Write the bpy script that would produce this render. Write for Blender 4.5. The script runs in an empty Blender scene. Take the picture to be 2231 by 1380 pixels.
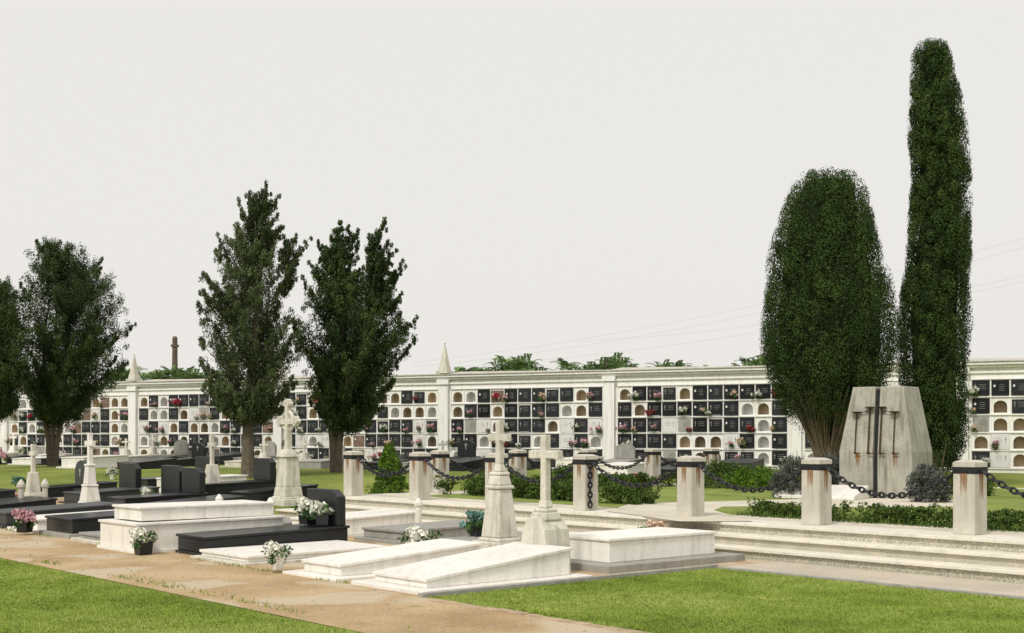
import bpy, math, random
import numpy as np
from mathutils import Vector, noise
R=random.Random(7); NR=np.random.default_rng(7)
F=2800.; U0=1115.5; HV=952.; EYE=1.75
A1=math.radians(-49.5); E1=(math.cos(A1),math.sin(A1)); E2=(-math.sin(A1),math.cos(A1))
sc=bpy.context.scene
COL=sc.collection
def gz(x,y):
    t=min(1,max(0,(y-26)/20)); return .6*t*t*(3-2*t)
def W(s,t): return (s*E1[0]+t*E2[0], s*E1[1]+t*E2[1])
def GP(u,v,z=0.0):
    D=(EYE-z)*F/(v-HV); return ((u-U0)/F*D, D)
def GG(u,v):
    z=0
    for _ in range(12):
        x,y=GP(u,v,z); z=.5*z+.5*gz(x,y)
    return x,y,gz(x,y)
def UD(u,D): return ((u-U0)/F*D, D)
# ---------------- materials
def nodes(name):
    m=bpy.data.materials.new(name); m.use_nodes=True
    nt=m.node_tree; b=nt.nodes['Principled BSDF']; return m,nt,b
def c4(c,k=1): return (min(1,c[0]*k),min(1,c[1]*k),min(1,c[2]*k),1)
def mat(name,col,rough=.7,var=.15,scale=2.5,col2=None,bump=.0,bscale=60,spec=.3,grime=None,metal=0,rnd=.0,fine=.08):
    m,nt,b=nodes(name); N=nt.nodes; L=nt.links
    tc=N.new('ShaderNodeTexCoord')
    n1=N.new('ShaderNodeTexNoise'); n1.inputs['Scale'].default_value=scale; n1.inputs['Detail'].default_value=6; n1.inputs['Roughness'].default_value=.62
    L.new(tc.outputs['Object'],n1.inputs['Vector'])
    cr=N.new('ShaderNodeValToRGB'); cr.color_ramp.elements[0].position=.32; cr.color_ramp.elements[1].position=.68
    cr.color_ramp.elements[0].color=c4(col,1-var); cr.color_ramp.elements[1].color=c4(col2 if col2 else col,1 if col2 else 1+var)
    L.new(n1.outputs['Fac'],cr.inputs['Fac']); out=cr.outputs['Color']
    n2=N.new('ShaderNodeTexNoise'); n2.inputs['Scale'].default_value=bscale; n2.inputs['Detail'].default_value=3
    L.new(tc.outputs['Object'],n2.inputs['Vector'])
    if fine:
        mr=N.new('ShaderNodeMapRange'); mr.inputs['From Min'].default_value=.3; mr.inputs['From Max'].default_value=.7
        mr.inputs['To Min'].default_value=1-fine*1.6; mr.inputs['To Max'].default_value=1+fine*1.2
        L.new(n2.outputs['Fac'],mr.inputs['Value'])
        vm=N.new('ShaderNodeVectorMath'); vm.operation='SCALE'; L.new(out,vm.inputs[0]); L.new(mr.outputs[0],vm.inputs['Scale']); out=vm.outputs[0]
    if grime:
        mp=N.new('ShaderNodeMapping'); mp.inputs['Scale'].default_value=(9,9,.9); L.new(tc.outputs['Object'],mp.inputs['Vector'])
        n3=N.new('ShaderNodeTexNoise'); n3.inputs['Scale'].default_value=1.0; n3.inputs['Detail'].default_value=5; L.new(mp.outputs[0],n3.inputs['Vector'])
        mr2=N.new('ShaderNodeMapRange'); mr2.inputs['From Min'].default_value=.5; mr2.inputs['From Max'].default_value=.78; mr2.inputs['To Max'].default_value=grime[1]
        L.new(n3.outputs['Fac'],mr2.inputs['Value'])
        mx=N.new('ShaderNodeMix'); mx.data_type='RGBA'; L.new(mr2.outputs[0],mx.inputs[0]); L.new(out,mx.inputs[6]); mx.inputs[7].default_value=c4(grime[0]); out=mx.outputs[2]
    if rnd:
        oi=N.new('ShaderNodeObjectInfo'); mr3=N.new('ShaderNodeMapRange'); mr3.inputs['To Min'].default_value=1-rnd; mr3.inputs['To Max'].default_value=1+rnd*.6
        L.new(oi.outputs['Random'],mr3.inputs['Value']); vm2=N.new('ShaderNodeVectorMath'); vm2.operation='SCALE'
        L.new(out,vm2.inputs[0]); L.new(mr3.outputs[0],vm2.inputs['Scale']); out=vm2.outputs[0]
    L.new(out,b.inputs['Base Color'])
    b.inputs['Roughness'].default_value=rough; b.inputs['Metallic'].default_value=metal
    b.inputs['Specular IOR Level'].default_value=spec
    if bump:
        bp=N.new('ShaderNodeBump'); bp.inputs['Strength'].default_value=bump; bp.inputs['Distance'].default_value=.02
        L.new(n2.outputs['Fac'],bp.inputs['Height']); L.new(bp.outputs[0],b.inputs['Normal'])
    return m
def leafmat(name,dark,mid,light,rough=.75):
    m,nt,b=nodes(name); N=nt.nodes; L=nt.links
    a=N.new('ShaderNodeAttribute'); a.attribute_name='tint'
    cr=N.new('ShaderNodeValToRGB'); e=cr.color_ramp.elements; e[0].position=.0; e[0].color=c4(dark); e[1].position=1; e[1].color=c4(light)
    k=e.new(.5); k.color=c4(mid)
    L.new(a.outputs['Fac'],cr.inputs['Fac']); L.new(cr.outputs[0],b.inputs['Base Color'])
    b.inputs['Roughness'].default_value=rough; b.inputs['Specular IOR Level'].default_value=.08
    return m
M_marble=mat('white_marble',(.83,.80,.745),.5,.07,1.6,bump=.06,bscale=35,grime=((.40,.36,.28),.42),fine=.05,rnd=.06)
M_stone=mat('weathered_limestone',(.64,.61,.53),.85,.16,4,bump=.35,bscale=50,grime=((.22,.20,.15),.65),rnd=.1)
M_black=mat('black_granite',(.020,.022,.024),.3,.2,8,bump=.0,bscale=300,spec=.35,fine=.25)
M_plq=mat('black_plaque',(.020,.022,.025),.6,.4,8,bscale=60,spec=.22,fine=.4,rnd=.6)
M_dgran=mat('dark_grey_granite',(.06,.063,.065),.45,.2,8,bscale=250,spec=.3,fine=.25,rnd=.2)
M_ggran=mat('grey_stone',(.35,.34,.31),.7,.15,5,bscale=120,grime=((.15,.14,.11),.5),rnd=.12)
M_conc=mat('concrete',(.56,.53,.46),.9,.12,3,bump=.3,bscale=70,grime=((.30,.26,.19),.5))
M_mon=mat('monument_concrete',(.40,.385,.33),.9,.2,1.8,bump=.45,bscale=45,grime=((.15,.135,.10),.85),fine=.14)
M_iron=mat('dark_iron',(.02,.021,.024),.55,.2,20,bscale=90,spec=.4,metal=.3)
M_rust=mat('rusty_iron',(.035,.028,.024),.7,.3,14,col2=(.10,.045,.02))
M_white=mat('white_painted_wall',(.86,.85,.825),.8,.04,.6,bump=.06,bscale=25,grime=((.48,.42,.33),.4),fine=.03)
M_cop=mat('weathered_coping',(.52,.49,.43),.9,.2,1.5,grime=((.20,.18,.14),.5))
M_cream=mat('niche_plaster',(.58,.49,.37),.9,.12,3,rnd=.3)
M_wgrey=mat('plaque_white',(.74,.73,.71),.5,.06,3)
M_brown=mat('plaque_brown',(.20,.13,.10),.5,.15,6)
M_letter=mat('engraved_lettering',(.42,.41,.38),.6,.05,3,fine=0)
M_riser=mat('speckled_riser_stone',(.52,.49,.40),.9,.12,6,bump=.3,bscale=90,fine=.4)
M_tread=mat('pale_step_stone',(.72,.68,.59),.8,.1,3,bump=.1,bscale=60,grime=((.35,.3,.2),.35))
M_grass=mat('grass_ground',(.15,.21,.04),.95,.22,.35,col2=(.29,.32,.08),bump=.6,bscale=30,spec=.1,fine=.22)
M_lawn=mat('lawn_soil_green',(.16,.22,.035),.95,.14,1.2,col2=(.25,.31,.065),bump=.5,bscale=60,spec=.1,fine=.2)
M_plawn=mat('plaza_lawn',(.18,.25,.05),.95,.2,.9,col2=(.30,.35,.10),bump=.6,bscale=45,spec=.1,fine=.25)
M_pave=mat('pale_plaza_paving',(.60,.55,.45),.9,.12,1.2,bump=.15,bscale=30,grime=None)
M_side=mat('grey_pavement',(.50,.44,.355),.9,.14,.9,bump=.15,bscale=40)
def dirtmat():
    m=mat('dirt_path_earth',(.39,.27,.145),.95,.1,.7,col2=(.52,.39,.235),bump=.5,bscale=22,spec=.1,fine=.10)
    nt=m.node_tree; N=nt.nodes; L=nt.links; b=N['Principled BSDF']
    src=b.inputs['Base Color'].links[0].from_socket
    tc=N.new('ShaderNodeTexCoord'); n4=N.new('ShaderNodeTexNoise'); n4.inputs['Scale'].default_value=2.3; n4.inputs['Detail'].default_value=8; L.new(tc.outputs['Object'],n4.inputs['Vector'])
    dn=N.new('ShaderNodeVectorMath'); dn.operation='ADD'; L.new(tc.outputs['Object'],dn.inputs[0])
    ns=N.new('ShaderNodeVectorMath'); ns.operation='SCALE'; ns.inputs['Scale'].default_value=.55; L.new(n4.outputs['Color'],ns.inputs[0]); L.new(ns.outputs[0],dn.inputs[1])
    vc=N.new('ShaderNodeTexVoronoi'); vc.inputs['Scale'].default_value=.62; L.new(dn.outputs[0],vc.inputs['Vector'])
    vo=N.new('ShaderNodeTexVoronoi'); vo.feature='DISTANCE_TO_EDGE'; vo.inputs['Scale'].default_value=.62; L.new(dn.outputs[0],vo.inputs['Vector'])
    sp=N.new('ShaderNodeSeparateColor'); L.new(vc.outputs['Color'],sp.inputs[0])
    g1=N.new('ShaderNodeMapRange'); g1.inputs['From Min'].default_value=.45; g1.inputs['From Max'].default_value=.6; g1.inputs['To Max'].default_value=.7; L.new(sp.outputs[0],g1.inputs['Value'])
    g2=N.new('ShaderNodeMapRange'); g2.inputs['From Min'].default_value=.02; g2.inputs['From Max'].default_value=.09; L.new(vo.outputs['Distance'],g2.inputs['Value'])
    mu=N.new('ShaderNodeMath'); mu.operation='MULTIPLY'; L.new(g1.outputs[0],mu.inputs[0]); L.new(g2.outputs[0],mu.inputs[1])
    mx=N.new('ShaderNodeMix'); mx.data_type='RGBA'; L.new(mu.outputs[0],mx.inputs[0]); L.new(src,mx.inputs[6]); mx.inputs[7].default_value=(.52,.45,.34,1)
    mr4=N.new('ShaderNodeMapRange'); mr4.inputs['From Min'].default_value=.60; mr4.inputs['From Max'].default_value=.74; mr4.inputs['To Max'].default_value=.5; L.new(n4.outputs['Fac'],mr4.inputs['Value'])
    mx2=N.new('ShaderNodeMix'); mx2.data_type='RGBA'; L.new(mr4.outputs[0],mx2.inputs[0]); L.new(mx.outputs[2],mx2.inputs[6]); mx2.inputs[7].default_value=(.22,.19,.09,1)
    L.new(mx2.outputs[2],b.inputs['Base Color']); return m
M_dirt=dirtmat()
M_bark=mat('bark',(.13,.105,.08),.95,.3,6,bump=.8,bscale=30)
M_stick=mat('bare_brown_stems',(.21,.155,.11),.95,.3,6)
M_cyp=leafmat('cypress_foliage',(.014,.026,.009),(.042,.072,.018),(.10,.145,.036))
M_pine=leafmat('dark_tree_foliage',(.015,.025,.011),(.040,.066,.022),(.10,.14,.045))
M_pine2=leafmat('grey_green_tree_foliage',(.026,.037,.018),(.070,.094,.038),(.14,.175,.08))
M_hedge=leafmat('hedge_foliage',(.02,.04,.012),(.065,.105,.022),(.14,.21,.045))
M_blade=leafmat('grass_blades',(.14,.20,.028),(.235,.325,.05),(.39,.44,.12))
M_lav=leafmat('lavender_foliage',(.035,.045,.03),(.09,.11,.075),(.19,.17,.20))
M_ail=leafmat('pinnate_leaf_foliage',(.07,.12,.04),(.16,.25,.09),(.28,.39,.16))
M_cone=leafmat('bright_shrub_foliage',(.03,.06,.01),(.09,.17,.02),(.18,.30,.04))
M_fl={k:leafmat(k+'_petals',tuple(.6*x for x in c),c,tuple(min(1,1.25*x) for x in c)) for k,c in dict(white=(.68,.68,.60),pink=(.58,.34,.38),red=(.42,.03,.07),teal=(.12,.24,.20),peach=(.62,.46,.34)).items()}
M_green=leafmat('bouquet_leaves',(.02,.05,.015),(.05,.11,.03),(.11,.2,.06))
# ---------------- mesh builder
class MB:
    def __init__(s): s.v=[];s.f=[];s.m=[]
    def add(s,v,f,mi=0):
        o=len(s.v); s.v+=[tuple(p) for p in v]; s.f+=[tuple(i+o for i in q) for q in f]; s.m+=[mi]*len(f); return s
    def box(s,x0,x1,y0,y1,z0,z1,tx=1,ty=1,mi=0):
        cx,cy=(x0+x1)/2,(y0+y1)/2; hx,hy=(x1-x0)/2,(y1-y0)/2
        v=[(cx+a*hx,cy+b*hy,z0) for a,b in((-1,-1),(1,-1),(1,1),(-1,1))]+[(cx+a*hx*tx,cy+b*hy*ty,z1) for a,b in((-1,-1),(1,-1),(1,1),(-1,1))]
        return s.add(v,[(3,2,1,0),(4,5,6,7),(0,1,5,4),(1,2,6,5),(2,3,7,6),(3,0,4,7)],mi)
    def cb(s,cx,cy,z0,w,d,h,tx=1,ty=1,mi=0): return s.box(cx-w/2,cx+w/2,cy-d/2,cy+d/2,z0,z0+h,tx,ty,mi)
    def prism(s,pts,y0,y1,mi=0):
        n=len(pts); v=[(x,y0,z) for x,z in pts]+[(x,y1,z) for x,z in pts]
        f=[tuple(range(n)),tuple(reversed(range(n,2*n)))]+[(i,i+n,(i+1)%n+n,(i+1)%n) for i in range(n)]
        return s.add(v,f,mi)
    def lathe(s,prof,cx=0,cy=0,n=14,mi=0):
        v=[];f=[]
        for r,z in prof:
            for i in range(n): a=2*math.pi*i/n; v.append((cx+r*math.cos(a),cy+r*math.sin(a),z))
        for j in range(len(prof)-1):
            for i in range(n): f.append((j*n+i,j*n+(i+1)%n,(j+1)*n+(i+1)%n,(j+1)*n+i))
        f.append(tuple(reversed(range(n)))); f.append(tuple(range((len(prof)-1)*n,len(prof)*n)))
        return s.add(v,f,mi)
    def tube(s,pts,rad,n=7,mi=0):
        v=[];f=[]; P=[Vector(p) for p in pts]
        for k,p in enumerate(P):
            d=(P[min(k+1,len(P)-1)]-P[max(k-1,0)]).normalized()
            a=d.cross(Vector((0,0,1)) if abs(d.z)<.9 else Vector((1,0,0))).normalized(); b=d.cross(a)
            r=rad[k] if hasattr(rad,'__len__') else rad
            for i in range(n):
                t=2*math.pi*i/n; v.append(p+a*r*math.cos(t)+b*r*math.sin(t))
        for j in range(len(P)-1):
            for i in range(n): f.append((j*n+i,(j+1)*n+i,(j+1)*n+(i+1)%n,j*n+(i+1)%n))
        f.append(tuple(range(n))); f.append(tuple(reversed(range((len(P)-1)*n,len(P)*n))))
        return s.add(v,f,mi)
    def mesh(s,name,mats):
        me=bpy.data.meshes.new(name); me.from_pydata(s.v,[],s.f)
        for m in (mats if isinstance(mats,(list,tuple)) else [mats]): me.materials.append(m)
        me.polygons.foreach_set('material_index',s.m); me.update(); return me
def ob(name,me,parent=None,loc=(0,0,0),rot=0,bevel=0,label=None):
    o=bpy.data.objects.new(name,me); COL.objects.link(o); o.location=loc; o.rotation_euler=(0,0,rot)
    if parent: o.parent=parent
    if bevel:
        b=o.modifiers.new('Bevel','BEVEL'); b.width=bevel; b.segments=2; b.limit_method='ANGLE'
    if label: o['label']=label
    return o
def top(name,label,cat,loc=(0,0,0),rot=0,group=None,me=None,bevel=0):
    o=ob(name,me,None,loc,rot,bevel); o['label']=label; o['category']=cat
    if group: o['group']=group
    return o
def copy_thing(root,loc,rot,scale=None):
    r=root.copy(); COL.objects.link(r); r.location=loc; r.rotation_euler=(0,0,rot)
    if scale: r.scale=scale
    for ch in root.children:
        c=ch.copy(); COL.objects.link(c); c.parent=r
    return r
def struct(name,me,bevel=0,loc=(0,0,0),rot=0):
    o=ob(name,me,None,loc,rot,bevel); o['kind']='structure'; return o
def np_mesh(name,V,nper,tint,mats):
    me=bpy.data.meshes.new(name); nv=len(V); nf=nv//nper
    me.vertices.add(nv); me.vertices.foreach_set('co',V.astype(np.float32).ravel())
    me.loops.add(nv); me.loops.foreach_set('vertex_index',np.arange(nv,dtype=np.int32))
    me.polygons.add(nf); me.polygons.foreach_set('loop_start',np.arange(0,nv,nper,dtype=np.int32))
    a=me.attributes.new('tint','FLOAT','POINT'); a.data.foreach_set('value',np.clip(tint,0,1).astype(np.float32))
    me.materials.append(mats); me.update(calc_edges=True); return me
def unit(a): return a/np.maximum(1e-6,np.linalg.norm(a,axis=1,keepdims=True))
def leaves(C,Rd,per,leaf,jit,tint,asp=.5,shell=(.7,1.08),up=.6,tn=.13):
    C=np.asarray(C,float); Rd=np.asarray(Rd,float)
    if Rd.ndim==1: Rd=np.repeat(Rd[:,None],3,1)
    n=len(C)*per; idx=np.repeat(np.arange(len(C)),per)
    d=unit(NR.normal(size=(n,3))); pos=C[idx]+d*Rd[idx]*NR.uniform(shell[0],shell[1],(n,1))
    nn=unit(unit(d/Rd[idx])+jit*NR.normal(size=(n,3)))
    u=NR.normal(size=(n,3))*.5+d*.5; u[:,2]+=up
    t=unit(u-nn*(u*nn).sum(1,keepdims=True)); b=np.cross(nn,t)
    l=leaf*NR.uniform(.6,1.5,(n,1)); w=l*asp
    V=np.stack([pos-t*l,pos+b*w,pos+t*l,pos-b*w],1).reshape(-1,3)
    T=np.repeat(np.asarray(tint)[idx]+NR.normal(size=n)*tn,4)
    return V,T
def cat(parts): return np.concatenate([p[0] for p in parts]),np.concatenate([p[1] for p in parts])
# ---------------- ground sheets
def sheet(name,s0,s1,t0,t1,off,m,step=.6,z=None):
    ns=max(1,int(round((s1-s0)/step))); ntt=max(1,int(round((t1-t0)/step)))
    v=[];f=[]
    for i in range(ns+1):
        for j in range(ntt+1):
            s=s0+(s1-s0)*i/ns; t=t0+(t1-t0)*j/ntt
            x,y=W(s,t); v.append((x,y,(gz(x,y) if z is None else z)+off))
    for i in range(ns):
        for j in range(ntt):
            a=i*(ntt+1)+j; f.append((a,a+ntt+1,a+ntt+2,a+1))
    return struct(name,MB().add(v,f).mesh(name,m))
v=[];f=[]
xs=[-900,-300,-100,-60]+list(range(-50,51,5))+[60,100,300,900]; ys=[-300,-50,0,10,20,24]+list(range(26,50,2))+[60,80,150,400,1500]
for y in ys:
    for x in xs: v.append((x,y,gz(x,y)))
nx=len(xs)
for j in range(len(ys)-1):
    for i in range(nx-1): a=j*nx+i; f.append((a,a+1,a+nx+1,a+nx))
struct('ground',MB().add(v,f).mesh('ground',M_grass))
sheet('lawn_ground',-30,6,-6,6.38,.003,M_lawn)
sheet('dirt_path',-60,8,6.42,8.34,.006,M_dirt,step=.3)
sheet('earth_between_graves',-33,-11.25,8.34,14.5,.006,M_dirt,step=.5)
sheet('lawn_ground',-11.25,4,8.34,13.15,.003,M_lawn)
sheet('pavement',-11.25,10,13.15,14.5,.009,M_side)
def blades(name,s0,s1,t0,t1,dens,label):
    n=int((s1-s0)*(t1-t0)*dens); s=NR.uniform(s0,s1,n); t=NR.uniform(t0,t1,n)
    ed=.07*np.sin(s*3.1)+.05*np.sin(s*7.7+1)+NR.normal(size=n)*.05
    k=(t<t1+ed-.05)&(t>t0-ed+.05); s=s[k];t=t[k];n=len(s)
    x=s*E1[0]+t*E2[0]; y=s*E1[1]+t*E2[1]
    h=NR.uniform(.012,.028,n); a=NR.uniform(0,6.28,n); w=NR.uniform(.003,.006,n)
    lx=NR.normal(size=n)*.014; ly=NR.normal(size=n)*.014
    V=np.stack([np.stack([x-np.cos(a)*w,y-np.sin(a)*w,0*x],1),np.stack([x+np.cos(a)*w,y+np.sin(a)*w,0*x],1),np.stack([x+lx,y+ly,h],1)],1).reshape(-1,3)
    pt=np.array([noise.noise(Vector((a_*.55,b_*.55,0)))+.6*noise.noise(Vector((a_*2.2,b_*2.2,5)))+.4*noise.noise(Vector((a_*6,b_*6,2))) for a_,b_ in zip(x,y)])
    T=np.repeat(.50+.75*pt+NR.normal(size=n)*.12,3)
    o=top(name,label,'grass',me=np_mesh(name,V,3,T,M_blade)); o['kind']='stuff'
blades('lawn_grass',-21,-8,2.6,6.42,3200,'short bright green mown grass beside the dirt path')
blades('lawn_grass',-11.3,-4.5,8.34,13.2,3200,'short bright green mown grass beside the graves')
n=3000; s=NR.uniform(-30,-8,n); t=np.where(NR.random(n)<.5,8.42+NR.normal(size=n)*.05,6.6+np.abs(NR.normal(size=n))*.12); cl=np.array([noise.noise(Vector((a*1.1,b*2,9))) for a,b in zip(s,t)])>.02; s=s[cl];t=t[cl];n=len(s)
x=s*E1[0]+t*E2[0]; y=s*E1[1]+t*E2[1]; h=NR.uniform(.02,.06,n); a=NR.uniform(0,6.28,n); w=.008
V=np.stack([np.stack([x-np.cos(a)*w,y-np.sin(a)*w,0*x],1),np.stack([x+np.cos(a)*w,y+np.sin(a)*w,0*x],1),np.stack([x+NR.normal(size=n)*.03,y+NR.normal(size=n)*.03,h],1)],1).reshape(-1,3)
o=top('weeds','scattered green weeds along the edges of the dirt path','weeds',me=np_mesh('weeds',V,3,np.repeat(NR.uniform(0,.7,n),3),M_blade)); o['kind']='stuff'
mb=MB(); s=-11.0
while s<-7:
    l=R.uniform(.2,.26); o=R.uniform(-.02,.02); mb.box(s,s+l-.015,8.22+o,8.34+o,-.02,R.uniform(.01,.022)); s+=l
M_brick=mat('worn_brick',(.42,.31,.21),.9,.25,5,bump=.3)
struct('curb',mb.mesh('curb',M_brick),.006,rot=A1)
mb=MB(); mb.box(-11.3,-11.22,8.3,13.2,-.02,.05); mb.box(-11.2,6,13.13,13.2,-.02,.03)
struct('curb',mb.mesh('curb2',M_ggran),.006,rot=A1)
mb=MB()
for _ in range(500):
    s=R.uniform(-26,-6); t=R.uniform(6.45,8.3) if s>-11 else R.uniform(6.45,9.5); r=R.uniform(.005,.014)
    mb.cb(s,t,.0,r*2,r*R.uniform(1.4,2.6),r*.9+.006,.5,.5)
o=top('gravel','small pale pebbles scattered over the dirt path','gravel',rot=A1,me=mb.mesh('gravel',M_ggran)); o['kind']='stuff'
# ---------------- plaza
root=top('stone_steps','three long pale stone steps up to the chained plaza','steps',rot=A1)
for i in range(3):
    z0=.15*i; sw=-25.0+.35*i; t0=14.55+.35*i
    ob('riser',MB().box(sw,12,t0,t0+.7 if i<2 else 15.4,z0-(.1 if i==0 else 0),z0+.105).box(sw,sw+.7,t0+.7 if i<2 else 15.4,31+(i*.01),z0-(.1 if i==0 else 0),z0+.105).mesh('riser',M_riser),root)
    ob('tread',MB().box(sw-.045,12,t0-.05,t0+.72,z0+.107,z0+.15).box(sw-.045,sw+.72,t0+.72,31,z0+.107,z0+.15).mesh('tread',M_tread),root,bevel=.006)
struct('plaza_pavement',MB().box(-23.55,12,15.94,31,.2,.4505).mesh('plaza_pavement',M_pave),rot=A1)
sheet('plaza_lawn_ground',-22.9,12,16.75,30.3,.004,M_plawn,z=.4505)
def polysheet(name,uv,z,m):
    v=[(*GP(u,vv,z),z) for u,vv in uv]; struct(name,MB().add(v,[tuple(range(len(v)))]).mesh(name,m))
polysheet('plaza_path',[(1322,1114),(1375,1097),(1700,1089),(1860,1085),(2075,1088),(2085,1104),(1900,1106),(1700,1103),(1575,1104),(1555,1112),(1640,1136),(1480,1136)],.459,M_pave)
pm=MB().cb(0,0,0,.32,.32,.81,.98,.98).mesh('shaft',M_conc)
pt=MB().cb(0,0,.895,.325,.325,.065).cb(0,0,.96,.325,.325,.03,.55,.55).mesh('cap',M_conc)
pbn=MB().cb(0,0,.812,.330,.330,.082).mesh('iron_band',M_iron)
def rustm():
    m=mat('rust_stain',(.30,.15,.06),.9,.3,6); nt=m.node_tree;N=nt.nodes;L=nt.links;b=N['Principled BSDF']
    tc=N.new('ShaderNodeTexCoord'); sx=N.new('ShaderNodeSeparateXYZ'); L.new(tc.outputs['Generated'],sx.inputs[0])
    mp=N.new('ShaderNodeMapping'); mp.inputs['Scale'].default_value=(30,30,2.5); L.new(tc.outputs['Object'],mp.inputs[0])
    n=N.new('ShaderNodeTexNoise'); L.new(mp.outputs[0],n.inputs['Vector']); n.inputs['Scale'].default_value=1
    a=N.new('ShaderNodeMath');a.operation='MULTIPLY';L.new(sx.outputs['Z'],a.inputs[0]);L.new(n.outputs['Fac'],a.inputs[1])
    r=N.new('ShaderNodeMapRange'); r.inputs['From Min'].default_value=.2; r.inputs['From Max'].default_value=.5; r.inputs['To Max'].default_value=.85; L.new(a.outputs[0],r.inputs['Value']); L.new(r.outputs[0],b.inputs['Alpha'])
    return m
M_stain=rustm()
sA=MB().add([(-.05,-.1655,.3),(.05,-.1655,.3),(.05,-.1645,.81),(-.05,-.1645,.81)],[(0,1,2,3)]).mesh('rust_stain',M_stain)
sB=MB().add([(.1655,-.05,.25),(.1655,.05,.25),(.1645,.05,.81),(.1645,-.05,.81)],[(0,1,2,3)]).mesh('rust_stain',M_stain)
PT=[(-23.9+2.47*i,15.8) for i in range(9)]+[(-23.9,15.8+2.4*j) for j in range(1,6)]
proto=None
for s,t in PT:
    x,y=W(s,t); loc=(x,y,.4505)
    if proto is None:
        proto=top('stone_bollard','square pale concrete post with black iron band and flat cap','bollard',loc,A1,'chained posts around the plaza')
        ob('shaft',pm,proto,bevel=.01); ob('cap',pt,proto,bevel=.006); ob('iron_band',pbn,proto,bevel=.004); ob('rust_stain',sA,proto); ob('rust_stain',sB,proto)
    else: copy_thing(proto,loc,A1+R.uniform(-.03,.03))
def link(mb,c,d,side,upv):
    ring=8; v=[];f=[]
    for a in range(ring):
        th=2*math.pi*a/ring; ctr=c+d*math.cos(th)*.06+side*math.sin(th)*.034; rad=(d*math.cos(th)+side*math.sin(th)).normalized()
        for b in range(4):
            ph=2*math.pi*b/4; v.append(ctr+rad*math.cos(ph)*.016+upv*math.sin(ph)*.016)
    for a in range(ring):
        for b in range(4): f.append((a*4+b,((a+1)%ring)*4+b,((a+1)%ring)*4+(b+1)%4,a*4+(b+1)%4))
    mb.add(v,f)
def chainmesh(L,sag):
    mb=MB(); n=26
    def P(k): return Vector((L*k,0,-sag*4*k*(1-k)))
    for i in range(n):
        k=(i+.5)/n; c=P(k); d=(P(k+.02)-P(k-.02)).normalized(); side=Vector((0,1,0)); upv=d.cross(side)
        if i%2: side,upv=upv,side
        link(mb,c,d,side,upv)
    return mb.mesh('chain',M_iron)
cm1=chainmesh(2.13,.38); cm2=chainmesh(2.06,.38)
CL='heavy black iron chain sagging between two stone posts'; CG='chains between the posts'
for i in range(8):
    x,y=W(-23.9+2.47*i+.17,15.8); top('iron_chain',CL,'chain',(x,y,.4505+.85),A1,CG,cm1)
for j in range(5):
    x,y=W(-23.9,15.8+2.4*j+.17); top('iron_chain',CL,'chain',(x,y,.4505+.85),A1+math.pi/2,CG,cm2)
mb=MB()
for k in range(9):
    a,b=Vector((1,0,0)),Vector((0,1,0))
    if k%2: a,b=b,a
    link(mb,Vector((0,0,-.05-.085*k)),Vector((0,0,1)),a,b)
x,y=W(-23.9+3*2.47+.2,15.72); top('iron_chain','loose end of black iron chain hanging down a stone post','chain',(x,y,1.29),0,None,mb.mesh('chain_end',M_iron))
# ---------------- hedges and shrubs
def box_hedge(name,s0,s1,t0,t1,h,m,label,dens=120,leaf=.03,z=.455,r=.11,lump=.25):
    n=int((s1-s0)*(t1-t0+.35)*dens); C=[];Q=[];T=[]
    for _ in range(n):
        s=R.uniform(s0,s1); t=R.uniform(t0,t1); x,y=W(s,t)
        if noise.noise(Vector((s*.9,t,4)))<-.33: continue
        hh=h*(1+lump*noise.noise(Vector((s*1.4,t*1.4,1)))); zz=R.random()**.5*hh
        C.append((x,y,z+max(.03,zz-.08))); q=r*R.uniform(.6,1.1); Q.append((q,q,q*.8)); T.append(R.uniform(.2,.75))
    V,TT=leaves(C,Q,34,leaf,.9,T)
    return top(name,label,'hedge',me=np_mesh(name,V,4,TT,m))
box_hedge('low_hedge',-13.6,-2,16.75,17.15,.30,M_hedge,'low sparse green hedge behind the chained posts',dens=105,leaf=.024)
box_hedge('low_hedge',-22.3,-17.0,17.6,18.3,.42,M_hedge,'clipped low dark green hedge along the plaza lawn',dens=120,leaf=.026)
box_hedge('low_hedge',-21.5,-14.5,26.0,26.7,.45,M_hedge,'clipped low green hedge across the plaza lawn',dens=110)
box_hedge('low_hedge',-23.2,-22.7,17.5,29,.4,M_hedge,'clipped low hedge along the edge of the plaza',dens=90)
box_hedge('low_hedge',-13,-4,26.0,26.7,.5,M_hedge,'low green hedge near the monument',dens=80)
n=3500
s=NR.uniform(-13.8,-3,n); t=16.5+NR.random(n)*.75; x=s*E1[0]+t*E2[0]; y=s*E1[1]+t*E2[1]; h=NR.uniform(.03,.14,n); a=NR.uniform(0,6.28,n); w=.009
V=np.stack([np.stack([x-np.cos(a)*w,y-np.sin(a)*w,0*x+.452],1),np.stack([x+np.cos(a)*w,y+np.sin(a)*w,0*x+.452],1),np.stack([x+NR.normal(size=n)*.04,y+NR.normal(size=n)*.04,.45+h],1)],1).reshape(-1,3)
o=top('grass_tufts','yellow green grass tufts growing under the low hedge','grass',me=np_mesh('grass_tufts',V,3,np.repeat(NR.uniform(0,1,n),3),M_hedge)); o['kind']='stuff'
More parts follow.
